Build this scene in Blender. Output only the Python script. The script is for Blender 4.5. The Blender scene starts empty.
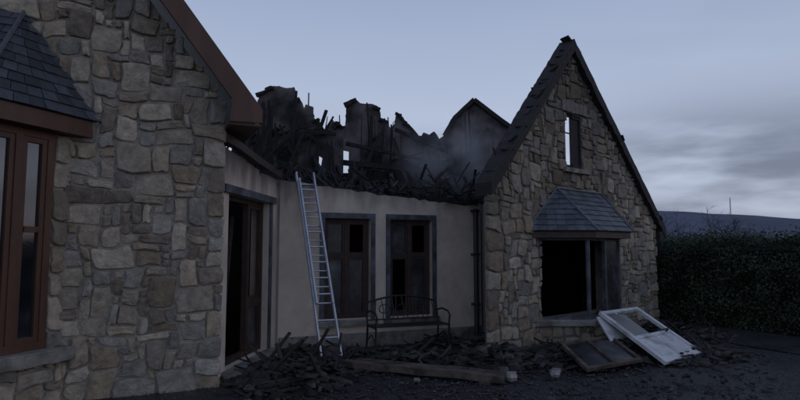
import bpy, math, random
from mathutils import Vector, noise, geometry
R = random.Random(7)

# ---------------------------------------------------------------- helpers
class MB:
    def __init__(s): s.v=[]; s.f=[]; s.c=[]
    def add(s, vs, fs, col=(1,1,1)):
        b=len(s.v); s.v+= [tuple(v) for v in vs]
        for f in fs: s.f.append([b+i for i in f]); s.c.append(col)
    def obj(s, name, mat, parent=None, smooth=False):
        me=bpy.data.meshes.new(name); me.from_pydata(s.v,[],s.f)
        ca=me.color_attributes.new("Col",'FLOAT_COLOR','CORNER')
        arr=[]
        for f,c in zip(s.f,s.c):
            arr += [c[0],c[1],c[2],1.0]*len(f)
        ca.data.foreach_set("color",arr)
        if smooth: me.polygons.foreach_set("use_smooth",[True]*len(me.polygons))
        me.materials.append(mat); me.update()
        o=bpy.data.objects.new(name,me); bpy.context.scene.collection.objects.link(o)
        if parent: o.parent=parent
        return o
class F:
    def __init__(s,o,d):
        s.o=Vector((o[0],o[1],0)); s.d=Vector((d[0],d[1],0)).normalized(); s.n=Vector((s.d.y,-s.d.x,0))
    def p(s,a,n,z): return s.o+s.d*a+s.n*n+Vector((0,0,z))
def box(mb,fr,s0,s1,n0,n1,z0,z1,col=(1,1,1)):
    v=[fr.p(a,n,z) for z in (z0,z1) for n in (n0,n1) for a in (s0,s1)]
    mb.add(v,[(0,1,5,4),(2,6,7,3),(0,4,6,2),(1,3,7,5),(4,5,7,6),(0,2,3,1)],col)
def beam(mb,p,q,w,h=None,col=(1,1,1),taper=1.0,up=None,n=1,wob=0):
    p=Vector(p);q=Vector(q);h=h or w
    d=(q-p)
    if d.length<1e-5:return
    d.normalize(); u=Vector(up) if up else (Vector((0,0,1)) if abs(d.z)<.95 else Vector((1,0,0)))
    x=d.cross(u).normalized(); y=x.cross(d)
    vs=[];fs=[]
    for i in range(n+1):
        t=i/n; c=p.lerp(q,t); k=1+(taper-1)*t
        if wob and 0<i: c=c+Vector((R.uniform(-wob,wob),R.uniform(-wob,wob),R.uniform(-wob,wob)))
        for a,b in((-1,-1),(1,-1),(1,1),(-1,1)):
            vs.append(c+x*a*w*.5*k+y*b*h*.5*k)
    for i in range(n):
        b=i*4
        for j in range(4): fs.append((b+j,b+(j+1)%4,b+4+(j+1)%4,b+4+j))
    fs+=[(3,2,1,0),(n*4,n*4+1,n*4+2,n*4+3)]
    mb.add(vs,fs,col)
def tube(mb,pts,r,seg=8,col=(1,1,1),r2=None):
    pts=[Vector(p) for p in pts]; vs=[];fs=[]; m=len(pts)
    for i,p in enumerate(pts):
        d=(pts[min(i+1,m-1)]-pts[max(i-1,0)]).normalized()
        u=Vector((0,0,1)) if abs(d.z)<.9 else Vector((1,0,0))
        x=d.cross(u).normalized(); y=x.cross(d)
        rr=r if r2 is None else r+(r2-r)*i/(m-1)
        for j in range(seg):
            a=2*math.pi*j/seg; vs.append(p+x*math.cos(a)*rr+y*math.sin(a)*rr)
    for i in range(m-1):
        for j in range(seg):
            fs.append((i*seg+j,i*seg+(j+1)%seg,(i+1)*seg+(j+1)%seg,(i+1)*seg+j))
    fs+=[tuple(range(seg))[::-1],tuple((m-1)*seg+j for j in range(seg))]
    mb.add(vs,fs,col)
def slab(mb,fr,outer,holes,n0,n1,col=(1,1,1)):
    loops=[outer]+holes
    tl=[[Vector((a,z,0)) for a,z in l] for l in loops]
    tris=geometry.tessellate_polygon(tl)
    flat=[p for l in loops for p in l]; N=len(flat)
    vs=[fr.p(a,n0,z) for a,z in flat]+[fr.p(a,n1,z) for a,z in flat]
    fs=[t for t in tris]+[tuple(N+i for i in t[::-1]) for t in tris]
    b=0
    for l in loops:
        m=len(l)
        for i in range(m): fs.append((b+i,b+(i+1)%m,N+b+(i+1)%m,N+b+i))
        b+=m
    mb.add(vs,fs,col)
def jag(pts,amp=.06,step=.09,seed=0):
    rr=random.Random(seed); out=[]
    for (a,z),(b,y) in zip(pts[:-1],pts[1:]):
        L=math.hypot(b-a,y-z); k=max(1,int(L/step)); out.append((a,z))
        for i in range(1,k):
            t=i/k; out.append((a+(b-a)*t+rr.uniform(-.3,.3)*step,z+(y-z)*t+rr.uniform(-amp,amp)))
    out.append(pts[-1]); return out
def rock(mb,c,r,col,flat=.7):
    vs=[];fs=[];seg=7
    ph=R.uniform(0,6)
    for i,(zz,k) in enumerate(((-.6,.7),(0,1),(.6,.65))):
        for j in range(seg):
            a=ph+2*math.pi*j/seg; q=r*k*R.uniform(.75,1.2)
            vs.append((c[0]+math.cos(a)*q,c[1]+math.sin(a)*q,c[2]+zz*r*flat*R.uniform(.8,1.2)))
    for i in range(2):
        for j in range(seg): fs.append((i*seg+j,i*seg+(j+1)%seg,(i+1)*seg+(j+1)%seg,(i+1)*seg+j))
    fs+=[tuple(range(seg))[::-1],tuple(2*seg+j for j in range(seg))]
    mb.add(vs,fs,col)

def mat(name,base=(.3,.3,.3),rough=.85,nscale=6,var=.35,bump=.3,bscale=30,attr=False,metal=0,spec=.5,
        second=None,sscale=1.5,slo=.45,shi=.6,detail=8,ior=None,stretch=None,soot=None,wet=None):
    m=bpy.data.materials.new(name); m.use_nodes=True; nt=m.node_tree; N=nt.nodes; L=nt.links
    bs=N['Principled BSDF']; tc=N.new('ShaderNodeTexCoord'); src=tc.outputs['Object']
    if stretch:
        mp=N.new('ShaderNodeMapping'); mp.inputs['Scale'].default_value=stretch; L.new(src,mp.inputs[0]); src=mp.outputs[0]
    n1=N.new('ShaderNodeTexNoise'); n1.inputs['Scale'].default_value=nscale; n1.inputs['Detail'].default_value=detail; n1.inputs['Roughness'].default_value=.65
    L.new(src,n1.inputs['Vector'])
    mr=N.new('ShaderNodeMapRange'); mr.inputs[1].default_value=.3; mr.inputs[2].default_value=.7
    mr.inputs[3].default_value=1-var; mr.inputs[4].default_value=1+var; L.new(n1.outputs[0],mr.inputs[0])
    if attr:
        a=N.new('ShaderNodeAttribute'); a.attribute_name='Col'
        mm=N.new('ShaderNodeVectorMath'); mm.operation='MULTIPLY'; L.new(a.outputs['Color'],mm.inputs[0]); mm.inputs[1].default_value=base; col=mm.outputs[0]
    else:
        rgb=N.new('ShaderNodeRGB'); rgb.outputs[0].default_value=(*base,1); col=rgb.outputs[0]
    if second:
        n2=N.new('ShaderNodeTexNoise'); n2.inputs['Scale'].default_value=sscale; n2.inputs['Detail'].default_value=6; n2.inputs['Roughness'].default_value=.6
        L.new(src,n2.inputs['Vector'])
        r2=N.new('ShaderNodeMapRange'); r2.inputs[1].default_value=slo; r2.inputs[2].default_value=shi; L.new(n2.outputs[0],r2.inputs[0])
        mx=N.new('ShaderNodeMix'); mx.data_type='RGBA'; L.new(r2.outputs[0],mx.inputs[0]); L.new(col,mx.inputs[6]); mx.inputs[7].default_value=(*second,1); col=mx.outputs[2]
    if soot:   # smoke staining of the wall itself
        sp=N.new('ShaderNodeSeparateXYZ'); L.new(tc.outputs['Object'],sp.inputs[0])
        mpp=N.new('ShaderNodeMapping'); mpp.inputs['Scale'].default_value=(3.2,3.2,.9); L.new(tc.outputs['Object'],mpp.inputs[0])
        n4=N.new('ShaderNodeTexNoise'); n4.inputs['Scale'].default_value=1.3; n4.inputs['Detail'].default_value=7; L.new(mpp.outputs[0],n4.inputs['Vector'])
        ma=N.new('ShaderNodeMath'); ma.operation='MULTIPLY_ADD'; L.new(n4.outputs[0],ma.inputs[0]); ma.inputs[1].default_value=soot[2]; L.new(sp.outputs['Z'],ma.inputs[2])
        r4=N.new('ShaderNodeMapRange'); r4.interpolation_type='SMOOTHSTEP'; r4.inputs[1].default_value=soot[0]+soot[2]*.5; r4.inputs[2].default_value=soot[1]+soot[2]*.5; r4.inputs[4].default_value=soot[3]; L.new(ma.outputs[0],r4.inputs[0])
        mx4=N.new('ShaderNodeMix'); mx4.data_type='RGBA'; L.new(r4.outputs[0],mx4.inputs[0]); L.new(col,mx4.inputs[6]); mx4.inputs[7].default_value=(.035,.032,.032,1); col=mx4.outputs[2]
    sc=N.new('ShaderNodeVectorMath'); sc.operation='SCALE'; L.new(col,sc.inputs[0]); L.new(mr.outputs[0],sc.inputs['Scale'])
    L.new(sc.outputs[0],bs.inputs['Base Color'])
    bs.inputs['Roughness'].default_value=rough; bs.inputs['Metallic'].default_value=metal; bs.inputs['Specular IOR Level'].default_value=spec
    if wet:
        n5=N.new('ShaderNodeTexNoise'); n5.inputs['Scale'].default_value=wet[0]; n5.inputs['Detail'].default_value=4; L.new(tc.outputs['Object'],n5.inputs['Vector'])
        r5=N.new('ShaderNodeMapRange'); r5.inputs[1].default_value=.42; r5.inputs[2].default_value=.6; r5.inputs[3].default_value=rough; r5.inputs[4].default_value=wet[1]; L.new(n5.outputs[0],r5.inputs[0]); L.new(r5.outputs[0],bs.inputs['Roughness'])
    if ior: bs.inputs['IOR'].default_value=ior
    if bump:
        n3=N.new('ShaderNodeTexNoise'); n3.inputs['Scale'].default_value=bscale; n3.inputs['Detail'].default_value=8; n3.inputs['Roughness'].default_value=.7
        L.new(src,n3.inputs['Vector'])
        b=N.new('ShaderNodeBump'); b.inputs['Strength'].default_value=bump; b.inputs['Distance'].default_value=.03
        L.new(n3.outputs[0],b.inputs['Height']); L.new(b.outputs[0],bs.inputs['Normal'])
    return m

M_stone=mat('stone',(1.08,1.0,.90),.85,nscale=9,var=.38,bump=1.0,bscale=20,attr=True)
M_mortar=mat('mortar',(.31,.28,.24),.95,nscale=12,var=.3,bump=.6,bscale=60)
M_mortarD=mat('sooty_mortar',(.19,.17,.155),.95,nscale=12,var=.3,bump=.6,bscale=60)
M_render=mat('painted_render',(.62,.53,.45),.9,nscale=2.2,var=.14,bump=.3,bscale=110,second=(.30,.25,.22),sscale=1.3,slo=.5,shi=.85,soot=(2.15,2.85,.9,.8))
M_plaster=mat('sooty_plaster',(.17,.148,.15),.95,nscale=3,var=.45,bump=.5,bscale=25,second=(.035,.031,.033),sscale=1.7,slo=.42,shi=.62)
M_char=mat('charred_timber',(.022,.020,.021),.8,nscale=14,var=.5,bump=.8,bscale=40)
M_charc=mat('charred_debris',(1,1,1),.7,nscale=14,var=.5,bump=.8,bscale=40,attr=True)
M_brown=mat('brown_painted_wood',(.085,.036,.022),.5,nscale=5,var=.3,bump=.15,bscale=60,stretch=(1,1,.2))
M_brownD=mat('scorched_brown_wood',(.045,.025,.018),.6,nscale=7,var=.45,bump=.35,bscale=50)
M_weath=mat('weathered_wood',(.10,.075,.06),.75,nscale=7,var=.45,bump=.35,bscale=50,second=(.03,.025,.023),sscale=4)
M_glass=mat('dark_window_glass',(.012,.014,.018),.06,nscale=3,var=.5,bump=.03,bscale=3,ior=2.2)
M_soot=mat('sooty_glass',(.03,.03,.033),.28,nscale=3,var=.6,bump=.1,bscale=8,second=(.09,.09,.10),sscale=2.5,slo=.5,shi=.7)
M_slate=mat('slate',(1,1,1),.5,nscale=12,var=.3,bump=.3,bscale=40,attr=True)
M_lead=mat('lead_flashing',(.09,.10,.12),.5,nscale=8,var=.25,bump=.2)
M_sill=mat('stone_sill',(.27,.255,.23),.85,nscale=8,var=.3,bump=.5,bscale=50,second=(.12,.11,.10),sscale=3)
M_frameL=mat('grey_blue_frame',(.09,.10,.125),.6,nscale=8,var=.45,bump=.2,second=(.04,.04,.045),sscale=3)
M_alu=mat('aluminium',(.50,.53,.58),.38,nscale=10,var=.2,bump=.05,metal=.6)
M_iron=mat('dark_iron',(.02,.02,.022),.5,nscale=20,var=.4,bump=.2,metal=.3)
M_white=mat('white_door_paint',(.60,.60,.62),.5,nscale=4,var=.2,bump=.08,bscale=40,second=(.24,.23,.23),sscale=3,slo=.5,shi=.72)
M_grav=mat('gravel_ground',(.026,.027,.030),.55,nscale=14,var=.6,bump=.8,bscale=28,second=(.013,.013,.014),sscale=.7,slo=.4,shi=.65,wet=(.9,.16))
M_pebble=mat('gravel_stone',(1,1,1),.4,nscale=30,var=.3,bump=.3,attr=True)
M_asph=mat('wet_asphalt',(.05,.052,.056),.34,nscale=1.5,var=.3,bump=.25,bscale=70,wet=(.8,.15))
M_grass=mat('dull_grass',(.03,.04,.022),.95,nscale=.5,var=.5,bump=.6,bscale=6)
M_leaf=mat('hedge_leaf',(1,1,1),.7,nscale=3,var=.3,bump=0,attr=True,spec=.3)
M_bark=mat('bark',(.045,.038,.032),.9,nscale=6,var=.3,bump=.4)
M_hill=mat('hazy_hill',(.135,.147,.195),1,nscale=.006,var=.22,bump=0,spec=0)  # pale blue-grey of distance haze put into the hill's base colour
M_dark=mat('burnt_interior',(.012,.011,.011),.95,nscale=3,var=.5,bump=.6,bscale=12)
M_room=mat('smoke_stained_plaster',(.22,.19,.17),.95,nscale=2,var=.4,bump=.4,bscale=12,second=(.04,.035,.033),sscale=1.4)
M_pvc=mat('grey_gutter_plastic',(.03,.03,.032),.5,nscale=6,var=.3,bump=.05)

# ---------------------------------------------------------------- stonework
PAL=[(.37,.34,.295),(.31,.27,.22),(.26,.255,.255),(.42,.395,.355),(.22,.195,.17),(.35,.315,.26),(.30,.285,.265),(.25,.21,.17),(.31,.305,.30),(.40,.37,.325)]
def stonework(mb,fr,s0,s1,z0,z1,inside,cell=.115,seed=1,tone=lambda s,z:1.0,n=0.0,maxw=4,maxh=3,off=(0,0)):
    rr=random.Random(seed)
    W=int(math.ceil((s1-s0)/cell)); H=int(math.ceil((z1-z0)/cell))
    cs=(s1-s0)/W; cz=(z1-z0)/H
    occ=[[not inside(s0+(i+.5)*cs,z0+(j+.5)*cz) for i in range(W)] for j in range(H)]
    for j in range(H):
        for i in range(W):
            if occ[j][i]: continue
            w,h=rr.choice([(1,1),(2,1),(2,1),(2,2),(3,2),(3,2),(3,1),(3,1),(2,3),(3,3),(4,2),(2,2),(2,2),(3,2),(4,3),(1,1),(1,2)])
            if i==0 and rr.random()<.6 or i>=W-3 and rr.random()<.6: w,h=rr.choice([(4,2),(3,2),(3,3),(4,3)])
            w=min(w,maxw);h=min(h,maxh)
            def ok(w,h):
                return i+w<=W and j+h<=H and all(not occ[j+b][i+a] for a in range(w) for b in range(h))
            while not ok(w,h):
                if w>=h and w>1: w-=1
                elif h>1: h-=1
                else: break
            for a in range(w):
                for b in range(h): occ[j+b][i+a]=True
            A0=s0+i*cs;A1=A0+w*cs;B0=z0+j*cz;B1=B0+h*cz
            g=rr.uniform(.008,.016)
            a0,a1,b0,b1=A0+g,A1-g,B0+g,B1-g
            r=min(a1-a0,b1-b0)
            pts=[]
            cut=[rr.uniform(.04,.26)*r for _ in range(4)]
            if rr.random()<.35: cut[rr.randrange(4)]=.45*r
            corners=[(a0,b0),(a1,b0),(a1,b1),(a0,b1)]
            dirs=[(1,0),(0,1),(-1,0),(0,-1)]
            for c in range(4):
                x,y=corners[c]; pd=dirs[c-1]; nd=dirs[c]
                pts.append((x-pd[0]*cut[c],y-pd[1]*cut[c]))
                pts.append((x+(nd[0]-pd[0])*cut[c]*.22,y+(nd[1]-pd[1])*cut[c]*.22))
                pts.append((x+nd[0]*cut[c],y+nd[1]*cut[c]))
                nx,ny=corners[(c+1)%4]
                pts.append(((x+nx)/2+rr.uniform(-.014,.014),(y+ny)/2+rr.uniform(-.014,.014)))
            def warp(p):
                q=Vector((p[0]*2.6+off[0]+seed*3.1,p[1]*2.6+off[1],seed*1.7)); v=noise.noise_vector(q)
                x=p[0]+v.x*.085; z=p[1]+v.y*.07
                e=.25
                if p[0]>s1-e: x=p[0]+(x-p[0])*max(0,(s1-p[0])/e)
                if p[0]<s0+e: x=p[0]+(x-p[0])*max(0,(p[0]-s0)/e)
                return x+rr.uniform(-.005,.005),z+rr.uniform(-.005,.005)
            pts=[warp(p) for p in pts]; m=len(pts)
            cx=sum(p[0] for p in pts)/m; cy=sum(p[1] for p in pts)/m
            hh=rr.uniform(.016,.046); ta=rr.uniform(-.12,.12); tb=rr.uniform(-.12,.12)
            vs=[]
            for sc,nn in((1,-.02),(1,hh*.55),(.93,hh*.9),(.6,hh*1.05)):
                for p in pts:
                    x=cx+(p[0]-cx)*sc; z=cy+(p[1]-cy)*sc
                    q=nn+ (ta*(x-cx)+tb*(z-cy) if nn>0 else 0)+(rr.uniform(-.005,.005) if nn>0 else 0)
                    vs.append(fr.p(x,n+q,z))
            vs.append(fr.p(cx,n+hh*1.07,cy))
            fs=[]
            for q in range(3):
                for t in range(m): fs.append((q*m+t,q*m+(t+1)%m,(q+1)*m+(t+1)%m,(q+1)*m+t))
            for t in range(m): fs.append((3*m+t,3*m+(t+1)%m,4*m))
            c=rr.choice(PAL); u=rr.uniform(.74,1.2)*tone(cx,cy)
            mb.add(vs,fs,tuple(x*u for x in c))

def slates(mb,bl,br,tr,tl,rows,w=.16,tone=1.0,seed=1,miss=0):
    rr=random.Random(seed); bl,br,tr,tl=map(Vector,(bl,br,tr,tl))
    nrm=(br-bl).cross(tl-bl).normalized()
    for j in range(rows):
        t0=j/rows; t1=min(1,(j+1.25)/rows)
        A=bl.lerp(tl,t0);B=br.lerp(tr,t0);C=br.lerp(tr,t1);D=bl.lerp(tl,t1)
        k=max(1,int(((B-A).length)/w+.5))
        for i in range(-1,k+1):
            u0=(i+(.5 if j%2 else 0))/k; u1=u0+1/k; u0=max(0,u0+.02/k);u1=min(1,u1-.02/k)
            if u1-u0<.1/k or rr.random()<miss: continue
            lift=.016+rr.uniform(0,.008)
            v=[A.lerp(B,u0)+nrm*lift,A.lerp(B,u1)+nrm*(lift+rr.uniform(-.003,.005)),D.lerp(C,u1)+nrm*.004,D.lerp(C,u0)+nrm*.004]
            v+=[v[0]-nrm*.012,v[1]-nrm*.012]
            g=rr.uniform(.6,1.35)*tone
            mb.add(v,[(0,1,2,3),(0,4,5,1)],(.055*g,.064*g,.08*g))
    mb.add([bl,br,tr,tl],[(0,1,2,3)],(.03,.03,.035))

# ---------------------------------------------------------------- house
house=bpy.data.objects.new('burnt_stone_house',None); bpy.context.scene.collection.objects.link(house)
L1=(-2.15,7.0); M1=(-1.93,9.3); M2=(1.5,10.8); G1=(1.30,8.67); G2=(5.56,12.7)
FL=F(L1,(.902,.431)); FS=F(L1,(M1[0]-L1[0],M1[1]-L1[1])); FM=F(M1,(M2[0]-M1[0],M2[1]-M1[1])); FG=F(G1,(G2[0]-G1[0],G2[1]-G1[1]))
LM=math.hypot(M2[0]-M1[0],M2[1]-M1[1]); LS=math.hypot(M1[0]-L1[0],M1[1]-L1[1]); LG=math.hypot(G2[0]-G1[0],G2[1]-G1[1])

# --- left wing gable wall
EZ=3.54; SL=1.28
mb=MB(); slab(mb,FL,[(0,-.1),(0,EZ-.4),(-.2,EZ+.1),(-4.3,EZ+4.3*SL),(-8.6,EZ),(-8.6,-.1)],[],0,-.32); mb.obj('left_wing_wall',M_mortar,house)
mb=MB()
stonework(mb,FL,-5.2,.03,-.05,7.6,lambda s,z: z<EZ-.12+(-s)*SL,seed=4,cell=.102)
mb.obj('left_wing_stonework',M_stone,house)
mb=MB()
def slope_pt(s,n,dz=0): return FL.p(s,n,EZ+.06-s*SL+dz)
fs=.36
v=[slope_pt(fs,.34,.0),slope_pt(-4.3,.34,.0),slope_pt(-4.3,-1.3,.0),slope_pt(fs,-1.3,.0)]
v+=[x+Vector((0,0,.12)) for x in v]
mb.add(v,[(0,1,2,3),(7,6,5,4),(0,4,5,1),(3,2,6,7),(0,3,7,4)],(.05,.055,.065))
v=[FL.p(-4.3,.34,EZ+.06+4.3*SL),FL.p(-9.1,.34,EZ-.5),FL.p(-9.1,-1.3,EZ-.5),FL.p(-4.3,-1.3,EZ+.06+4.3*SL)]
v+=[x+Vector((0,0,.12)) for x in v]
mb.add(v,[(0,1,2,3),(7,6,5,4),(0,4,5,1),(3,2,6,7)],(.05,.055,.065))
mb.obj('left_wing_roof',M_slate,house)
mb=MB()
slab(mb,FL,[(fs+.02,EZ-.06-fs*SL+.25),(-4.3,EZ+.22+4.3*SL),(-4.3,EZ-.12+4.3*SL),(.02,EZ-.17),(.0,EZ-.44),(fs+.02,EZ-.43)],[],.39,.345)
box(mb,FL,.0,fs+.02,-1.2,.343,EZ-.47,EZ-.445)
box(mb,FL,fs-.01,fs+.02,-1.2,.343,EZ-.443,EZ-.33)
v=[slope_pt(.05,.343,-.06),slope_pt(-4.3,.343,-.06),slope_pt(-4.3,.05,-.06),slope_pt(.05,.05,-.06)]
mb.add(v,[(0,1,2,3)])
mb.obj('left_wing_bargeboard',M_brown,house)

# --- left canted bay window
Pw=FL.p(-1.60,0,0); FB=F((Pw.x,Pw.y),(.34,.94)); TB=1.12
Pf=FB.p(-TB,0,0)
FB2=F((Pf.x,Pf.y),(.902,.431))
mb=MB()
box(mb,FB,-TB+.02,0,-.25,-.02,-.1,.47); box(mb,FB2,-2.0,-.02,-.25,-.02,-.1,.47)
box(mb,FB,-.2,0,-.25,-.04,.47,2.84)
mb.obj('left_bay_base',M_mortar,house)
mb=MB()
stonework(mb,FB,-TB,0,-.05,.47,lambda s,z:True,seed=11,cell=.102,n=-.02)
stonework(mb,FB,-.2,0,.58,2.84,lambda s,z:True,seed=14,cell=.1,n=-.04,maxw=2)
stonework(mb,FB2,-2.0,0,-.05,.47,lambda s,z:True,seed=12,cell=.102,n=-.02)
mb.obj('left_bay_stonework',M_stone,house)
mb=MB()
def chunk_sill(mb,fr,s0,s1,z0,z1,n1,n0=-.2):
    k=max(2,int((s1-s0)/.12)); 
    vs=[];fs=[]
    for i in range(k+1):
        a=s0+(s1-s0)*i/k
        j=[R.uniform(-.008,.008) for _ in range(4)]
        vs+=[fr.p(a,n0,z0),fr.p(a,n1+j[0],z0+j[1]),fr.p(a,n1+j[2],z1-.015),fr.p(a,n1-.02,z1+j[3]*.5),fr.p(a,n0,z1+.01)]
    for i in range(k):
        for q in range(5): fs.append((i*5+q,i*5+(q+1)%5,(i+1)*5+(q+1)%5,(i+1)*5+q))
    fs+=[(0,1,2,3,4),tuple(k*5+q for q in range(5))[::-1]]
    mb.add(vs,fs)
chunk_sill(mb,FB,-TB-.05,.04,.45,.58,.12); chunk_sill(mb,FB2,-2.0,.06,.451,.581,.12)
mb.obj('left_bay_sill',M_sill,house)
def casement(mbF,mbG,fr,s0,s1,z0,z1,n=-.03,fw=.07,mull=(),trans=(),dep=.07,leaf=.045,missing=(),noleaf=()):
    box(mbF,fr,s0,s0+fw,n-dep,n,z0,z1); box(mbF,fr,s1-fw,s1,n-dep,n,z0,z1)
    box(mbF,fr,s0+fw,s1-fw,n-dep,n,z0,z0+fw); box(mbF,fr,s0+fw,s1-fw,n-dep,n,z1-fw,z1)
    xs=[s0+fw]+[m for m in mull]+[s1-fw]
    for m in mull: box(mbF,fr,m-fw*.5,m+fw*.5,n-dep,n+.002,z0+fw,z1-fw)
    zs=[z0+fw]+list(trans)+[z1-fw]
    for i in range(len(xs)-1):
        a=xs[i]+(fw*.5 if i>0 else 0); b=xs[i+1]-(fw*.5 if i<len(xs)-2 else 0)
        if i not in noleaf:
            for t in trans: box(mbF,fr,a,b,n-dep,n-.003,t-fw*.45,t+fw*.45)
        for j in range(len(zs)-1):
            if i in noleaf: continue
            c=zs[j]+(fw*.45 if j>0 else 0); d=zs[j+1]-(fw*.45 if j<len(zs)-2 else 0)
            q=leaf
            box(mbF,fr,a,a+q,n-dep*.8,n-.012,c,d); box(mbF,fr,b-q,b,n-dep*.8,n-.012,c,d)
            box(mbF,fr,a+q,b-q,n-dep*.8,n-.013,c,c+q); box(mbF,fr,a+q,b-q,n-dep*.8,n-.013,d-q,d)
            if (i,j) in missing: continue
            box(mbG,fr,a+q,b-q,n-.05,n-.04,c+q,d-q)
mf=MB();mg=MB()
casement(mf,mg,FB,-TB+.02,-.205,.585,2.84,n=-.02,fw=.08,mull=(-.60,),trans=(),dep=.1,leaf=.055)
casement(mf,mg,FB2,-2.0,-.03,.585,2.84,n=-.02,fw=.085,mull=(-.65,-1.3),trans=(2.1,),dep=.1,leaf=.06)
box(mf,FB,-.505,-.345,-.11,-.016,1.78,1.84)
mf.obj('left_bay_window_frame',M_brown,house); mg.obj('left_bay_window_glass',M_glass,house)
mb=MB()
ov=.15
def eave_loop(z,o):
    p=FB.p(0,o,z); d=FB.d; q=FB2.p(0,o,z); e=FB2.d
    det=d.x*(-e.y)+e.x*d.y
    t=((q.x-p.x)*(-e.y)+e.x*(q.y-p.y))/det
    c=p+d*t
    w=FB.p(.0,o,z); 
    t2=-((w-FL.o).dot(FL.n))/(d.dot(FL.n)); w=w+d*t2
    return w,c,FB2.p(-2.0,o,z)
lo=eave_loop(2.84,ov); hi=eave_loop(3.02,ov); li=eave_loop(2.84,-.1)
mb.add([*lo,*hi],[(0,1,4,3),(1,2,5,4)])
mb.add([*lo,*li],[(0,3,4,1),(1,4,5,2)])
mb.obj('left_bay_fascia',M_brown,house)
e=eave_loop(3.02,ov+.03)
mb=MB()
top=FL.p(-2.12,.01,4.15); topL=FL.p(-3.2,.01,4.15)
slates(mb,e[1],e[0],top,top+Vector((-.01,0,0)),10,w=.17,seed=3,tone=1.1)
slates(mb,e[2],e[1],top,topL,10,w=.2,seed=5,tone=1.1)
mb.obj('left_bay_roof',M_slate,house)
mb=MB()
tube(mb,[e[1]+Vector((0,0,.03)),top+Vector((0,0,.03))],.025,6); tube(mb,[e[0]+Vector((0,0,.02)),top+Vector((0,0,.03))],.022,6)
tube(mb,[top,topL],.03,6)
mb.obj('left_bay_lead_rolls',M_lead,house)

# --- side wall with burnt-out doorway
mb=MB()
slab(mb,FS,[(.0,-.1),(LS,-.1)]+jag([(LS,2.72),(1.5,2.76),(.7,2.84),(0,2.90)],.012,.12,5),[[(.31,.12),(1.92,.12),(1.92,2.32),(.31,2.32)]],-.045,-.33)
mb.obj('side_wall',M_render,house)
mf=MB();mg=MB()
casement(mf,mg,FS,.31,1.92,.12,2.32,n=-.14,fw=.07,mull=(1.30,),trans=(.85,),dep=.08,leaf=.05,missing=((1,1),),noleaf=(0,))
mf.obj('patio_door_frame',M_brownD,house); mg.obj('patio_door_glass',M_soot,house)
mb=MB(); box(mb,FS,.1,2.15,-.043,.0,2.32,2.42); box(mb,FS,1.923,2.01,-.043,-.015,.12,2.32)
mb.obj('door_surround',M_frameL,house)
mb=MB()
beam(mb,FS.p(.0,-.0,2.97),FS.p(LS-.05,.0,2.80),.10,.10,n=6,wob=.008)
mb.obj('scorched_gutter_board',M_brownD,house)
mb=MB(); box(mb,FS,.2,2.05,-.3,.28,-.02,.115); mb.obj('door_step',M_sill,house)
mb=MB()
for i in range(12):
    a=R.uniform(.4,1.8); beam(mb,FS.p(a,R.uniform(-1.2,-.6),.1),FS.p(a+R.uniform(-.5,.5),R.uniform(-1.1,-.5),R.uniform(.8,2.4)),R.uniform(.03,.07),.04)
mb.obj('fallen_ceiling_timbers',M_weath,house)

# --- main wall
WIN=[(.75,1.56),(1.92,2.73)]; WZ0,WZ1=.46,2.13
mb=MB()
slab(mb,FM,[(0,-.1),(LM,-.1)]+jag([(LM,2.40),(2.8,2.47),(1.9,2.54),(.9,2.63),(0,2.74)],.022,.10,8),[[(a,WZ0),(b,WZ0),(b,WZ1),(a,WZ1)] for a,b in WIN],0,-.32)
mb.obj('main_wall',M_render,house)
mf=MB();mg=MB()
for k,(a,b) in enumerate(WIN):
    casement(mf,mg,FM,a,b,WZ0,WZ1,n=-.10,fw=.06,mull=((a+b)/2,),trans=(1.50,),leaf=.035,missing=((1,1),) if k==0 else ((0,0),(1,1)))
mf.obj('main_window_frames',M_brownD,house); mg.obj('main_window_glass',M_soot,house)
mb=MB()
for a,b in WIN:
    box(mb,FM,a-.08,a-.003,.0,.022,WZ0-.02,WZ1+.09); box(mb,FM,b+.003,b+.08,.0,.022,WZ0-.02,WZ1+.09); box(mb,FM,a-.003,b+.003,.0,.022,WZ1+.003,WZ1+.09)
mb.obj('main_window_surrounds',M_frameL,house)
mb=MB()
for a,b in WIN: chunk_sill(mb,FM,a-.12,b+.12,WZ0-.11,WZ0-.022,.08,-.1)
mb.obj('main_window_sills',M_sill,house)
mb=MB(); box(mb,FM,.02,LM,.002,.05,-.05,.22); mb.obj('wall_plinth',M_sill,house)
mb=MB(); tube(mb,[FM.p(LM-.16,.09,.02),FM.p(LM-.16,.09,2.35)],.045,10); 
for z in(.6,1.5,2.3): box(mb,FM,LM-.22,LM-.10,.0,.14,z,z+.04)
mb.obj('drainpipe',M_pvc,house)
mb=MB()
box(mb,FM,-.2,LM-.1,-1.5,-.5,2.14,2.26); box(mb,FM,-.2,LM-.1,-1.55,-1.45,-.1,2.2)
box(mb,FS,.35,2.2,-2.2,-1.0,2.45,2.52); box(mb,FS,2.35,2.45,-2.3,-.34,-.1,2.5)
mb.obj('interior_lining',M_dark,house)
mb=MB(); box(mb,FS,.6,2.34,-2.0,-1.9,-.1,2.44); mb.obj('interior_room_wall',M_room,house)

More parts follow.
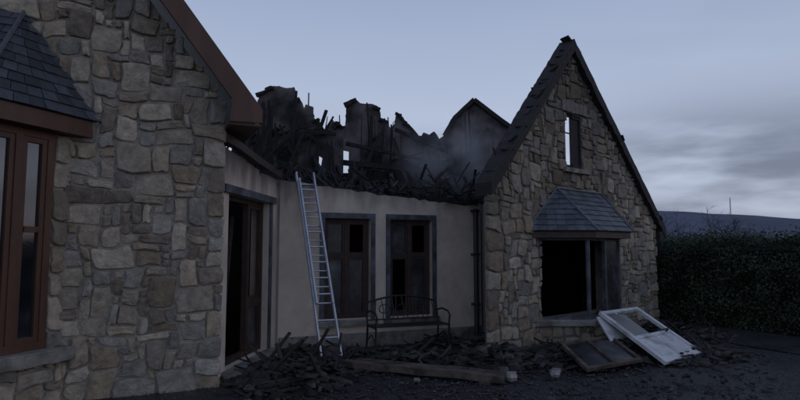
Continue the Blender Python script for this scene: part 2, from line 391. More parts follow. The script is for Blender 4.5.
# --- standing burnt inner walls
def plainF(Y): return F((0,Y),(1,0))
mb=MB()
A=[(-3.24,3.45),(-3.1,3.8),(-2.95,3.75),(-2.88,3.92),(-2.80,4.68),(-2.62,4.78),(-2.5,4.84),(-2.2,4.80),(-2.1,4.82),(-2.08,4.5),(-2.0,4.62),(-1.9,4.38),(-1.86,4.47),(-1.72,4.42),(-1.70,4.15),(-1.6,4.2),(-1.5,3.93),(-1.42,4.0),(-1.34,4.24),(-1.28,4.05),(-1.2,4.12),(-1.12,4.02)]
slab(mb,plainF(11.25),[(-3.24,-.1),(-1.12,-.1)]+list(reversed(jag(A,.016,.05,2))),[[(-1.62,3.25),(-1.55,3.22),(-1.52,3.4),(-1.6,3.45)]],0,-.12)
B=[(-1.27,3.74),(-1.27,4.2),(-1.17,4.25),(-1.16,4.72),(-.97,4.83),(-.86,4.74),(-.55,4.70),(-.44,4.62),(-.42,4.42),(-.3,4.36),(-.2,4.2),(-.12,4.28),(-.07,4.55),(.02,4.5),(.1,4.34),(.3,4.15),(.42,3.96),(.5,4.1),(.62,4.05),(.72,4.12),(.8,3.9),(.97,3.95)]
slab(mb,plainF(12.2),[(-1.09,-.1),(.97,-.1)]+list(reversed(jag(B,.014,.05,3)))+[(-1.09,3.7)],[],0,-.12)
mb.obj('burnt_partition_walls',M_plaster,house)
mb=MB()
C=[(.7,3.85),(.81,4.02),(1.01,4.22),(1.23,4.60),(1.68,5.03),(2.02,4.80),(2.47,4.42),(2.9,4.1)]
slab(mb,plainF(13.0),[(.7,-.1),(2.9,-.1)]+list(reversed(jag(C,.01,.07,4))),[],0,-.15)
mb.obj('rear_gable_remains',M_plaster,house)
mb=MB()
box(mb,plainF(12.0),-1.3,-1.0,-.02,.0,-.1,3.2)
for (a,b) in(((1.23,4.58),(1.68,5.00)),((1.68,5.00),(2.5,4.36)),((1.0,4.18),(1.23,4.58))):
    beam(mb,(a[0],12.93,a[1]),(b[0],12.93,b[1]),.1,.09,n=4,wob=.008)
def stk(p,q,w=.06): beam(mb,p,q,w,w*R.uniform(.6,1.3),taper=R.uniform(.35,.9),n=3,wob=.018)
def topA(x,P):
    for (a,z),(b,y) in zip(P[:-1],P[1:]):
        if a<=x<=b and b>a: return z+(y-z)*(x-a)/(b-a)
    return 3.9
for i in range(24):
    x=R.uniform(-3.05,-1.15)
    stk((x,11.1,1.8),(x+R.uniform(-.16,.16),11.08,topA(x,A)+R.uniform(-.9,.1)),R.uniform(.03,.09))
for i in range(27):
    x=R.uniform(-1.05,.95); stk((x,12.04,1.8),(x+R.uniform(-.18,.18),12.02,topA(x,B)+R.uniform(-.9,.1)),R.uniform(.03,.09))
for i in range(12):
    x=R.uniform(1.0,2.5); stk((x,12.8,1.8),(x+R.uniform(-.1,.1),12.8,topA(x,C)-R.uniform(.2,1.1)),R.uniform(.03,.07))
for x,z,y in((-1.84,4.72,11.4),(-1.45,4.25,11.4),(-1.22,4.30,11.4),(-.25,4.45,12.3)):
    stk((x+R.uniform(-.14,.14),y,3.6),(x,y,z),.04)
# broken rafters along the top lines of the partitions
for P,Y in((A,11.19),(B,12.14)):
    for (a,z),(b,y) in zip(P[:-1],P[1:]):
        if R.random()<.7 and abs(b-a)>.05: stk((a-.03,Y,z-.05),(b+.03,Y,y-.05),R.uniform(.05,.10))
    for i in range(12):
        x=R.uniform(P[0][0]+.2,P[-1][0]-.4); z=R.uniform(3.1,4.0); stk((x,Y-.05,z),(x+R.uniform(.25,.8),Y-.1,z+R.uniform(-.35,.35)),R.uniform(.04,.09))
stk((-1.75,11.5,3.5),(-1.50,11.5,4.42),.06); stk((-1.5,11.5,3.8),(-1.78,11.5,4.3),.05)
stk((-2.6,10.9,2.8),(-3.0,10.7,4.05),.08); stk((-2.3,10.9,2.7),(-1.85,11.0,3.9),.07); stk((-2.9,10.7,2.9),(-2.45,10.8,3.85),.09)
stk((-1.7,10.9,2.7),(-2.3,11.0,4.0),.06); stk((-.9,11.6,2.8),(-.35,11.8,4.1),.07); stk((.3,11.8,2.8),(-.15,11.9,3.9),.06)
stk((-3.3,10.6,3.3),(-1.0,11.0,2.95),.10); stk((-1.2,11.5,3.35),(1.9,12.0,3.1),.11); stk((-1.1,11.6,3.75),(1.5,12.3,3.28),.08)
stk((.2,11.6,2.7),(2.3,11.9,3.45),.11); stk((.4,11.5,3.1),(2.2,11.8,3.5),.09); stk((-.4,11.3,2.6),(2.0,11.6,3.2),.07)
stk((1.0,12.3,3.0),(2.4,12.5,3.6),.08); stk((-.1,11.9,4.1),(1.4,12.3,3.55),.06); stk((.9,12.2,4.0),(1.5,12.3,2.9),.08); stk((1.9,12.3,4.2),(1.2,12.2,3.1),.07)
for i in range(40):
    p=Vector((R.uniform(-3.1,-1.9),R.uniform(8.4,10.2),R.uniform(2.7,3.0)))
    q=p+Vector((R.uniform(-.5,.7),R.uniform(-.3,.4),R.uniform(-.2,.85))); stk(p,q,R.uniform(.03,.075))
for i in range(60):
    s=R.uniform(0,LM-.1); z=2.74-.34*s/LM
    p=FM.p(s,R.uniform(-.3,-.1),z-.06); q=FM.p(s+R.uniform(-.4,.4),R.uniform(-1.2,-.25),z+R.uniform(.0,.7)**1.6); stk(p,q,R.uniform(.025,.08))
beam(mb,FM.p(0,-.2,2.70),FM.p(LM,-.2,2.38),.14,.09,n=8,wob=.03)
for i in range(8):
    s=i*.45+R.uniform(-.1,.1); p=FM.p(s,-.2,2.6-.3*s/LM); q=FM.p(s+R.uniform(-.2,.2),-1.6,3.1+R.uniform(-.25,.35)); stk(p,q,.07)
mb.obj('charred_roof_timbers',M_char,house)
mb=MB()
for i in range(520):
    t=R.random(); x=-3.1+5.2*t; y=9.9+1.4*R.random()+.35*t
    zz=2.45+.40*R.random()*(.6+.6*abs(math.sin(x*2.3)))
    g=R.uniform(.3,1.7)
    if R.random()<.3: rock(mb,(x,y,zz),R.uniform(.03,.09),(.03*g,.029*g,.032*g))
    else: beam(mb,(x,y,zz),(x+R.uniform(-.3,.3),y+R.uniform(-.2,.2),zz+R.uniform(-.1,.4)),R.uniform(.015,.08),.02,(.035*g,.032*g,.033*g))
box(mb,FM,-.2,LM-.05,-1.9,-.4,2.28,2.42,(.02,.02,.02))
mb.obj('collapsed_roof_debris',M_charc,house)

# --- right gable
AP=(2.46,5.36); FTL=(-.04,2.56); FTR=(6.18,2.02)
def gz(s):
    return AP[1]-(AP[1]-FTL[1])*(AP[0]-s)/(AP[0]-FTL[0]) if s<AP[0] else AP[1]-(AP[1]-FTR[1])*(s-AP[0])/(FTR[0]-AP[0])
BAYH=[(1.40,.47),(3.54,.47),(3.54,1.82),(1.40,1.82)]; UP=[(2.28,3.08),(2.84,3.08),(2.84,4.06),(2.28,4.06)]
mb=MB(); slab(mb,FG,[(.36,-.1),(LG,-.1),(LG,gz(LG)-.03),(AP[0],AP[1]-.03),(.36,gz(.36)-.03)],[BAYH,UP],0,-.17)
slab(mb,FG,[(.0,-.1),(.36,-.1),(.36,gz(.36)-.03),(0,gz(0)-.03)],[],-.002,-.05)
mb.obj('gable_wall',M_mortarD,house)
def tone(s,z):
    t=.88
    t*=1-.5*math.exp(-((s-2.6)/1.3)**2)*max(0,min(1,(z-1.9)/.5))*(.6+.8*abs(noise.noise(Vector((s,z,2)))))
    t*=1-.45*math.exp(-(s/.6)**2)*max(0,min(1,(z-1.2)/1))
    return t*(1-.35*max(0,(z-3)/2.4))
def inG(s,z):
    if z>gz(s)-.04: return False
    if 1.40<s<3.54 and .0<z<1.82: return False
    if 2.26<s<2.86 and 3.04<z<4.1: return False
    return True
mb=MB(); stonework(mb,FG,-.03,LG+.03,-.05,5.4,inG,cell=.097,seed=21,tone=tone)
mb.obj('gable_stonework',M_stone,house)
FGs=F(M2,(G1[0]-M2[0],G1[1]-M2[1])); lgs=math.hypot(M2[0]-G1[0],M2[1]-G1[1])
mb=MB()
box(mb,FGs,0.02,lgs-.45,-.28,-.02,-.1,2.4); box(mb,FGs,lgs-.448,lgs-.06,-.07,-.022,-.1,2.38)
FR=F(G2,(-.35,1)); box(mb,FR,.3,5.5,.0,.3,-.1,2.05)
box(mb,plainF(17.6),-1.0,4.2,-.3,0,-.1,2.3)
mb.obj('gable_wing_side_walls',M_mortarD,house)
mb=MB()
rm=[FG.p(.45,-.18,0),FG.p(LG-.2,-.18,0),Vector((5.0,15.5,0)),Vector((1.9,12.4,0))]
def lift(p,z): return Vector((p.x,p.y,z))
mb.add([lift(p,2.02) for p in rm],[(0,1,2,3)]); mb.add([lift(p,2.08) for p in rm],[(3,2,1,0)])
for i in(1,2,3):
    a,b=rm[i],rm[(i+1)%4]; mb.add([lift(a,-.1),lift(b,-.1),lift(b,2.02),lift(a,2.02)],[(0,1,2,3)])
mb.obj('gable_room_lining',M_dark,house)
mb=MB()
def edge(a,b,seed,th=.17):
    rr=random.Random(seed); k=44; up=[];lo=[]
    for i in range(k+1):
        t=i/k; s=a[0]+(b[0]-a[0])*t; z=a[1]+(b[1]-a[1])*t
        up.append((s,z+.06+rr.uniform(-.014,.014))); lo.append((s,z-th+rr.uniform(-.025,.025)))
    return up+lo[::-1]
slab(mb,FG,edge(FTL,AP,1,.16),[],.13,-.19); slab(mb,FG,edge(AP,FTR,2,.15),[],.131,-.191)
for i in range(34):
    for a,b in((FTL,AP),(AP,FTR)):
        t=(i+R.uniform(-.3,.3))/34
        s=a[0]+(b[0]-a[0])*t; z=a[1]+(b[1]-a[1])*t+.055
        if R.random()<.4: 
            dd=Vector(((b[0]-a[0]),(b[1]-a[1]))).normalized()*.07
            p=FG.p(s-dd.x,R.uniform(-.04,.08),z-dd.y); q=FG.p(s+dd.x,R.uniform(-.04,.08),z+dd.y); beam(mb,p,q,.2,.025)
for i in range(7):
    s=R.uniform(.2,5.8); z=gz(s); beam(mb,FG.p(s,-.1,z-.1),FG.p(s+R.uniform(-.1,.1),-.15,z+R.uniform(.06,.14)),.025)
box(mb,FG,5.87,6.16,-.1,.12,1.80,2.0)
mb.obj('gable_roof_edge',M_char,house)
mf=MB()
box(mf,FG,2.28,2.295,-.05,-.03,3.09,4.05); box(mf,FG,2.50,2.53,-.05,-.03,3.09,4.05); box(mf,FG,2.53,2.84,-.045,-.03,3.09,4.05)
box(mf,FG,2.295,2.50,-.05,-.03,4.02,4.05);box(mf,FG,2.295,2.50,-.05,-.03,3.09,3.13); box(mf,FG,2.295,2.50,-.05,-.03,3.70,3.72)
box(mf,FG,2.79,2.84,-.028,.0,3.09,4.05); box(mf,FG,2.53,2.79,-.028,-.01,3.09,3.15); box(mf,FG,2.53,2.79,-.028,-.01,3.99,4.05)
mf.obj('upper_window_frame',M_char,house)
mb=MB(); chunk_sill(mb,FG,2.14,3.0,2.98,3.06,.1,-.02); 
mb.obj('upper_window_sill',M_sill,house)
mb=MB()
for i in range(6):
    a=2.12+i*.145; box(mb,FG,a+.006,a+.14,-.02,.05,4.07+.02*R.random(),4.28)
mb.obj('upper_window_lintel',M_mortarD,house)
# bay
BN=.60; bp=[(1.32,0),(1.92,BN),(3.02,BN),(3.62,0)]
def bayF(i):
    a=FG.p(bp[i][0],bp[i][1],0); b=FG.p(bp[i+1][0],bp[i+1][1],0); return F((a.x,a.y),(b.x-a.x,b.y-a.y)),(b-a).length
mbm=MB();mbs=MB();mf=MB();msl=MB();mgl=MB()
for i in range(3):
    fr,ln=bayF(i)
    box(mbm,fr,.02,ln-.02,-.22,-.02,-.1,.38); stonework(mbs,fr,0,ln,-.05,.38,lambda s,z:True,cell=.097,seed=31+i,n=-.02,tone=lambda s,z:.75)
    chunk_sill(msl,fr,-.05,ln+.05,.38,.47,.09,-.25)
    box(mf,fr,.0,.035,-.07,-.01,.475,1.8); box(mf,fr,ln-.035,ln,-.07,-.012,.475,1.8)
    box(mf,fr,.035,ln-.035,-.07,-.014,.475,.51); box(mf,fr,.035,ln-.035,-.07,-.014,1.76,1.8)
    if i==1: box(mf,fr,.56,.61,-.07,-.02,.51,1.76); box(mgl,fr,.61,ln-.035,-.045,-.04,.51,1.76)
mbm.obj('bay_base',M_mortarD,house); mbs.obj('bay_stonework',M_stone,house); mf.obj('bay_window_frame',M_frameL,house); msl.obj('bay_sill',M_sill,house); mgl.obj('bay_window_glass',M_soot,house)
def bay_ring(o,z):
    k=o*.414
    return [FG.p(bp[0][0]-o*1.41,.0,z),FG.p(bp[1][0]-k,BN+o,z),FG.p(bp[2][0]+k,BN+o,z),FG.p(bp[3][0]+o*1.41,.0,z)]
mb=MB()
r0=bay_ring(.16,1.80);r1=bay_ring(.16,1.91);ri=bay_ring(-.1,1.80)
for i in range(3):
    mb.add([r0[i],r0[i+1],r1[i+1],r1[i]],[(0,1,2,3)]); mb.add([r0[i],r0[i+1],ri[i+1],ri[i]],[(3,2,1,0)])
mb.obj('bay_fascia',M_brownD,house)
mb=MB(); r=bay_ring(.20,1.91); tl=FG.p(1.86,.06,2.64); tr=FG.p(3.42,.06,2.64)
slates(mb,r[0],r[1],tl,tl,8,w=.16,seed=41,tone=1.3); slates(mb,r[1],r[2],tr,tl,8,w=.16,seed=42,tone=1.3); slates(mb,r[2],r[3],tr,tr+Vector((.01,0,0)),8,w=.16,seed=43,tone=1.3)
mb.obj('bay_roof',M_slate,house)
mb=MB(); U=Vector((0,0,.025))
for a,b in((r[1],tl),(r[2],tr),(tl,tr),(r[0],tl)): tube(mb,[a+U,b+U],.02,6)
mb.obj('bay_lead_rolls',M_lead,house)

# ---------------------------------------------------------------- ladder
mb=MB()
def ladder_section(mb,off,l0,l1,w):
    base=FM.p(.47,1.42,0); top=FM.p(.42,-.05,2.82)
    ax=(top-base); ax.normalize(); nn=FM.d.cross(ax).normalized()
    if nn.y>0: nn=-nn
    o=nn*off
    for sg in(-1,1): beam(mb,base+ax*l0+FM.d*sg*w/2+o,base+ax*l1+FM.d*sg*w/2+o,.022,.06,up=nn)
    k=l0+.15
    while k<l1-.05:
        tube(mb,[base+ax*k-FM.d*w/2+o,base+ax*k+FM.d*w/2+o],.013,8); k+=.26
ladder_section(mb,0,0.0,3.24,.29); ladder_section(mb,.06,.9,3.08,.245)
for sg in(-1,1): beam(mb,FM.p(.47+sg*.145,1.42,.0),FM.p(.47+sg*.145,1.40,.05),.05,.08,col=(.1,.1,.1))
mb.obj('ladder',M_alu)

# ---------------------------------------------------------------- bench
mb=MB(); FBn=F((FM.p(1.28,.62,0).x,FM.p(1.28,.62,0).y),(.93,.36)); bw=1.22
for s in(0,bw):
    tube(mb,[FBn.p(s,.42,0),FBn.p(s,.40,.25),FBn.p(s,.41,.42)],.017,6); tube(mb,[FBn.p(s,-.06,0),FBn.p(s,-.02,.22),FBn.p(s,.0,.42),FBn.p(s,-.06,.62),FBn.p(s,-.11,.76)],.017,6)
    tube(mb,[FBn.p(s,-.05,.62),FBn.p(s,.15,.66),FBn.p(s,.36,.64),FBn.p(s,.44,.58),FBn.p(s,.41,.5),FBn.p(s,.41,.42)],.015,6)
    tube(mb,[FBn.p(s,0,.42),FBn.p(s,.41,.42)],.015,6); tube(mb,[FBn.p(s,0,.2),FBn.p(s,.2,.3),FBn.p(s,.4,.2)],.01,6)
for i in range(7): box(mb,FBn,-.02,bw+.02,.02+i*.058,.06+i*.058,.425,.44)
arc=[FBn.p(bw*t,-.11-.01*math.sin(math.pi*t),.76+.10*math.sin(math.pi*t)) for t in [i/14 for i in range(15)]]
tube(mb,arc,.017,6); tube(mb,[FBn.p(0,-.02,.5),FBn.p(bw,-.02,.5)],.013,6)
for i in range(1,14):
    t=i/14; tube(mb,[FBn.p(bw*t,-.02,.5),FBn.p(bw*t+(.03 if i%2 else -.03),-.06,.63),arc[i]],.008,5)
for c in(.25,.5,.75):
    tube(mb,[FBn.p(bw*c+.09*math.cos(a),-.075,.66+.07*math.sin(a)) for a in [k*math.pi/6 for k in range(13)]],.008,5)
mb.obj('garden_bench',M_iron)

# ---------------------------------------------------------------- leaning white door
def panel_obj(o,u,v):
    o=Vector(o);u=Vector(u);v=Vector(v); n=u.cross(v).normalized()
    def P(a,b,c): return o+u*a+v*b+n*c
    def bx(mb,a0,a1,b0,b1,c0,c1,col=(1,1,1)):
        vs=[P(a,b,c) for c in(c0,c1) for b in(b0,b1) for a in(a0,a1)]
        mb.add(vs,[(0,1,5,4),(2,6,7,3),(0,4,6,2),(1,3,7,5),(4,5,7,6),(0,2,3,1)],col)
    return bx
door=bpy.data.objects.new('broken_white_door',None); bpy.context.scene.collection.objects.link(door)
bx=panel_obj((3.62,8.10,.03),(.92,.80,.0),(-.50,1.15,.56))
mb=MB()
bx(mb,0,.07,0,1,0,.05); bx(mb,.93,1,0,1,0,.05); bx(mb,.07,.93,0,.06,0,.05); bx(mb,.07,.93,.95,1,0,.05); bx(mb,.07,.93,.42,.47,.0,.052)
bx(mb,.07,.48,.06,.42,.01,.035); bx(mb,.52,.93,.06,.42,.01,.035); bx(mb,.48,.52,.06,.42,0,.05)
bx(mb,.13,.43,.11,.37,.035,.043); bx(mb,.57,.87,.11,.37,.035,.043)
mb.obj('door_leaf',M_white,door)
mb=MB(); bx(mb,.07,.5,.47,.95,.015,.022); mb.obj('door_glass',M_soot,door)
mb=MB(); bx(mb,.82,.88,.44,.45,.052,.09); bx(mb,.72,.88,.44,.455,.09,.105); mb.obj('door_handle',M_iron,door)
mb=MB(); 
bx2=panel_obj((3.12,8.75,.24),(.42,.32,.05),(-.05,.45,.30)); bx2(mb,0,1,0,1,0,.02)
mb.obj('loose_white_panel',M_white,door)
wf=bpy.data.objects.new('loose_window_frame',None); bpy.context.scene.collection.objects.link(wf)
bx=panel_obj((2.38,7.55,.05),(.95,.58,.02),(-.12,.85,.20)); mb=MB()
for q in((0,.06,0,1),(.94,1,0,1),(.06,.94,0,.07),(.06,.94,.93,1),(.48,.52,.07,.93)): bx(mb,*q,0,.045)
mb.obj('frame_bars',M_weath,wf)
mb=MB(); bx(mb,.06,.48,.07,.93,.015,.02); bx(mb,.52,.94,.07,.93,.015,.02); mb.obj('frame_glass',M_soot,wf)

# ---------------------------------------------------------------- debris
def heap(mb,cx,cy,rx,ry,h,n,seed,big=.1,cols=((.03,.028,.028),(.04,.037,.035),(.02,.02,.021),(.07,.062,.058))):
    rr=random.Random(seed)
    def H(x,y):
        d=((x-cx)/rx)**2+((y-cy)/ry)**2
        return max(0,h*(1-d))*(.7+.6*noise.noise(Vector((x*2.5,y*2.5,seed))))
    g=22; vs=[];fs=[]
    for i in range(g+1):
        for j in range(g+1):
            x=cx+rx*(i/g*2-1);y=cy+ry*(j/g*2-1); vs.append((x,y,H(x,y)-.02+.03*noise.noise(Vector((x*9,y*9,1)))))
    for i in range(g):
        for j in range(g): fs.append((i*(g+1)+j,(i+1)*(g+1)+j,(i+1)*(g+1)+j+1,i*(g+1)+j+1))
    mb.add(vs,fs,(.02,.019,.02))
    for i in range(n):
        a=rr.uniform(0,6.283);q=math.sqrt(rr.random())*1.05; x=cx+rx*q*math.cos(a);y=cy+ry*q*math.sin(a);z=max(0,H(x,y))
        c=rr.choice(cols); u=rr.uniform(.4,1.3); c=tuple(k*u for k in c)
        t=rr.random()
        if t<.5: rock(mb,(x,y,z+.01),rr.uniform(.2,1)**2*big,c)
        elif t<.78:
            th=rr.uniform(0,6.28); L=rr.uniform(.06,.28)*(2.6 if rr.random()<.14 else 1)
            beam(mb,(x,y,z+.01),(x+math.cos(th)*L,y+math.sin(th)*L,max(.01,z+rr.uniform(-.1,.45)*L)),rr.uniform(.01,.05),rr.uniform(.008,.03),c)
        else:
            p=Vector((x,y,z+.02)); e=[Vector((rr.uniform(-.1,.1),rr.uniform(-.1,.1),rr.uniform(-.03,.06))) for _ in range(4)]
            mb.add([p+e[0],p+e[1]+Vector((.1,0,0)),p+e[2]+Vector((.1,.1,.02)),p+e[3]+Vector((0,.1,0))],[(0,1,2,3)],c)
mb=MB()
heap(mb,-1.35,7.25,.7,.8,.26,560,1)
heap(mb,-1.2,8.4,.75,.7,.24,340,2)
heap(mb,-.3,8.7,1.2,.6,.14,340,3)
for i in range(9):
    x=R.uniform(-1.8,-.8);y=R.uniform(6.9,8.2); beam(mb,(x,y,.1),(x+R.uniform(-.4,.6),y+R.uniform(-.3,.4),R.uniform(.15,.6)),R.uniform(.03,.06),.03,(.035,.03,.028))
mb.obj('debris_pile',M_charc)
mb=MB()
heap(mb,1.5,8.15,.85,.4,.24,380,5); heap(mb,1.0,9.6,.8,.6,.22,200,6)
heap(mb,2.3,8.9,.55,.35,.20,220,12)
mb.obj('debris_pile',M_charc)
mb=MB()
heap(mb,3.7,9.1,1.5,.9,.14,600,7,.08); heap(mb,5.2,11.2,.9,1.1,.20,260,8)
mb.obj('debris_pile',M_charc)
mb=MB()
for i in range(1500):
    y=4.9+R.random()*4.9; x=R.uniform(-.42,.62)*y
    if x<-1.9 and y<7.2: x=-1.9+R.random()
    u=R.uniform(.4,1.3)
    c=R.choice(((.03,.028,.028),(.035,.032,.03),(.022,.021,.021),(.08,.072,.068)))
    if R.random()<.65: rock(mb,(x,y,.01),R.uniform(.008,.03)*(1.8 if R.random()<.12 else 1),tuple(k*u for k in c))
    else:
        th=R.uniform(0,6.28);L=R.uniform(.04,.2)*(1.8 if R.random()<.1 else 1); beam(mb,(x,y,.012),(x+math.cos(th)*L,y+math.sin(th)*L,.015),R.uniform(.008,.035),.012,tuple(k*u for k in c))
rock(mb,(1.36,7.25,.06),.085,(.32,.31,.30),1); rock(mb,(1.95,7.45,.05),.07,(.28,.27,.26),1); rock(mb,(2.0,7.6,.05),.08,(.2,.19,.19),.8); rock(mb,(.2,7.2,.03),.05,(.2,.2,.2))
mb.obj('scattered_rubble',M_charc)
mb=MB(); beam(mb,(-.75,8.0,.08),(1.25,7.1,.06),.14,.08,n=8,wob=.01); beam(mb,(-.6,8.25,.06),(1.4,7.38,.05),.2,.05,n=8,wob=.01)
beam(mb,(-.55,7.8,.03),(-.35,8.3,.03),.12,.05); beam(mb,(1.0,7.1,.015),(1.3,7.5,.015),.12,.04)
mb.obj('fallen_timber_beams',M_weath)

# ---------------------------------------------------------------- ground
mb=MB(); S=4000; mb.add([(-S,-S,-.012),(S,-S,-.012),(S,S,-.012),(-S,S,-.012)],[(0,1,2,3)]); mb.obj('ground',M_grass)
mb=MB(); g=60; vs=[];fs=[]
for i in range(g+1):
    for j in range(g+1):
        x=-12+24*i/g; y=-4+20*j/g; vs.append((x,y,-.004+.010*noise.noise(Vector((x*.9,y*.9,0)))))
for i in range(g):
    for j in range(g): fs.append((i*(g+1)+j,(i+1)*(g+1)+j,(i+1)*(g+1)+j+1,i*(g+1)+j+1))
mb.add(vs,fs); mb.obj('gravel_drive',M_grav,smooth=True)
mb=MB()
for i in range(17000):
    y=4.6+R.random()**1.3*7; x=R.uniform(-.45,.85)*y
    r=R.uniform(.005,.016); g=R.uniform(.4,1.5); z=.004
    ph=R.uniform(0,6); b=.065*g if R.random()<.18 else .028*g
    vs=[(x+r*math.cos(ph+k*1.257)*R.uniform(.8,1.2),y+r*math.sin(ph+k*1.257)*R.uniform(.8,1.2),z) for k in range(5)]+[(x,y,z+r*.8)]
    mb.add(vs,[(k,(k+1)%5,5) for k in range(5)],(b,b*1.02,b*1.07))
mb.obj('gravel',M_pebble)
HD=[(5.75,14.6),(6.35,12.9),(7.45,10.7),(9.2,8.2),(12.5,4.5)]
mb=MB()
inn=[Vector((x,y,0))+Vector((-.9,-.44,0)).normalized()*w for (x,y),w in zip(HD,(.5,1.2,1.9,2.4,3.0))]
vs=[(x,y,.012) for x,y in HD]+[(p.x,p.y,.012) for p in inn]
mb.add(vs,[(i,i+1,i+6,i+5) for i in range(4)]); mb.obj('road',M_asph)

# ---------------------------------------------------------------- hedge
mb=MB(); rr=random.Random(3)
def hz(t): return 1.78+.12*noise.noise(Vector((t*1.3,0,3)))+.08*noise.noise(Vector((t*5,0,9)))
segs=[];acc=0
for a,b in zip(HD[:-1],HD[1:]):
    a=Vector((*a,0));b=Vector((*b,0)); segs.append((a,b,acc)); acc+=(b-a).length
off=Vector((.9,.44,0)).normalized()
for a,b,t0 in segs:
    L=(b-a).length; d=(b-a)/L
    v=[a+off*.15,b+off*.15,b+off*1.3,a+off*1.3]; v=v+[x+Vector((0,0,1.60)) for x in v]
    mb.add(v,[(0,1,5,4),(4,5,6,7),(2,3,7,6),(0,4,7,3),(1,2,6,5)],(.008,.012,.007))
    for i in range(int(L*5200)):
        t=rr.uniform(0,L); face=rr.random(); H=hz(t0+t)
        if face<.7: z=rr.uniform(0.02,H); w=.18*noise.noise(Vector(((t0+t)*2.0,z*2.2,0)))+rr.uniform(-.06,.09)
        else: z=H+rr.uniform(-.12,.05)+ (rr.random()**6)*.24; w=rr.uniform(-.02,1.3)
        p=a+d*t+off*w+Vector((0,0,z)); s=rr.uniform(.018,.042)
        u=Vector((rr.gauss(0,1),rr.gauss(0,1),rr.gauss(0,1))).normalized(); q=u.cross(Vector((rr.gauss(0,1),rr.gauss(0,1),rr.gauss(0,1)))).normalized()
        g=rr.uniform(.5,1.4)*(1+1.0*noise.noise(Vector(((t0+t)*2.2,z*2.6,5))))*1.35
        mb.add([p-u*s,p+q*s*.55,p+u*s,p-q*s*.55],[(0,1,2,3)],(.035*g,.050*g,.032*g))
mb.obj('hedge',M_leaf)

# ---------------------------------------------------------------- bare trees beyond
def tree(name,x,y,h,seed,spread=.6):
    rr=random.Random(seed); mb=MB()
    def br(p,d,L,r,k):
        pts=[p]; q=p.copy(); dd=d.copy()
        for i in range(4):
            dd=(dd+Vector((rr.gauss(0,.12),rr.gauss(0,.12),rr.gauss(.03,.08)))).normalized(); q=q+dd*L/4; pts.append(q.copy())
        tube(mb,pts,r,5 if k<2 else 3,r2=r*.5)
        if k>=5: return
        for i in range(3 if k<4 else 4):
            t=rr.choice(pts[1:] if k else pts[2:]); nd=(dd+Vector((rr.gauss(0,spread),rr.gauss(0,spread),rr.gauss(.05,spread*.5)))).normalized()
            br(t,nd,L*rr.uniform(.6,.8),r*.55,k+1)
    for s in range(3):
        br(Vector((x+rr.uniform(-.2,.2),y,0)),Vector((rr.uniform(-.4,.4),rr.uniform(-.3,.3),1)).normalized(),h*.36,h*.018,0)
    mb.obj(name,M_bark)
tree('bare_tree',17.4,30,4.4,1,.8); tree('bare_tree',18.4,31,4.0,5,.8); tree('bare_tree',13.4,29,3.9,4,.5)
mb=MB(); rr=random.Random(9)
for i in range(9000):
    x=rr.uniform(10,75); y=55+rr.uniform(-1,1)*2; z=rr.random()*(2.6+1.4*noise.noise(Vector((x*.18,0,0)))+.8*noise.noise(Vector((x*.9,0,4))))
    s=rr.uniform(.12,.35); p=Vector((x,y,z)); u=Vector((rr.gauss(0,1),rr.gauss(0,.3),rr.gauss(0,1))).normalized()*s; q=Vector((-u.z,0,u.x))*.6
    g=rr.uniform(.6,1.3); mb.add([p-u,p+q,p+u,p-q],[(0,1,2,3)],(.028*g,.034*g,.027*g))
mb.obj('distant_treeline',M_leaf)

# ---------------------------------------------------------------- hill & mast
def hillz(x,y):
    prof=[(-3000,20),(-500,55),(100,80),(500,97),(640,92),(720,85),(900,76),(1150,90),(1800,60),(3500,20)]
    for (a,h),(b,k) in zip(prof[:-1],prof[1:]):
        if a<=x<=b: t=(x-a)/(b-a); t=t*t*(3-2*t); hh=h+(k-h)*t; break
    w=math.exp(-((y-1350)/330)**2)
    return (hh*w+6*noise.noise(Vector((x*.004,y*.004,0)))*w)*1.0-2
mb=MB(); vs=[];fs=[];gx,gy=140,30
for i in range(gx+1):
    for j in range(gy+1):
        x=-2900+6300*i/gx; y=700+1600*j/gy; vs.append((x,y,hillz(x,y)))
for i in range(gx):
    for j in range(gy): fs.append((i*(gy+1)+j,(i+1)*(gy+1)+j,(i+1)*(gy+1)+j+1,i*(gy+1)+j+1))
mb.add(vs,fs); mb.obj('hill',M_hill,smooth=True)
mb=MB(); mx,my=768,1345; z0=hillz(mx,my)-2
for k in range(3):
    a=k*2.094; tube(mb,[(mx+1.6*math.cos(a),my+1.6*math.sin(a),z0),(mx+.4*math.cos(a),my+.4*math.sin(a),z0+42)],.3,5)
for k in range(14):
    z=z0+k*3.0; r=1.6-1.2*k/14
    for a in(0,2.094,4.188): tube(mb,[(mx+r*math.cos(a),my+r*math.sin(a),z),(mx+r*math.cos(a+2.094),my+r*math.sin(a+2.094),z+2.5)],.12,4)
mb.obj('radio_mast',M_pvc)

# ---------------------------------------------------------------- smoke drifting over the burnt roof
SR=(1.35,.6,.95)
mb=MB(); vs=[];fs=[]
c=Vector((1.05,10.7,3.25)); nu,nv=18,10
for j in range(nv+1):
    th=math.pi*j/nv
    for i in range(nu):
        a=2*math.pi*i/nu; vs.append((c.x+SR[0]*math.sin(th)*math.cos(a),c.y+SR[1]*math.sin(th)*math.sin(a),c.z+SR[2]*math.cos(th)))
for j in range(nv):
    for i in range(nu): fs.append((j*nu+i,(j+1)*nu+i,(j+1)*nu+(i+1)%nu,j*nu+(i+1)%nu))
mb.add(vs,fs)
ms=bpy.data.materials.new('smoke'); ms.use_nodes=True; nt=ms.node_tree; N=nt.nodes; L=nt.links; N.remove(N['Principled BSDF'])
pv=N.new('ShaderNodeVolumePrincipled'); pv.inputs['Color'].default_value=(.9,.92,.96,1); L.new(pv.outputs[0],N['Material Output'].inputs['Volume'])
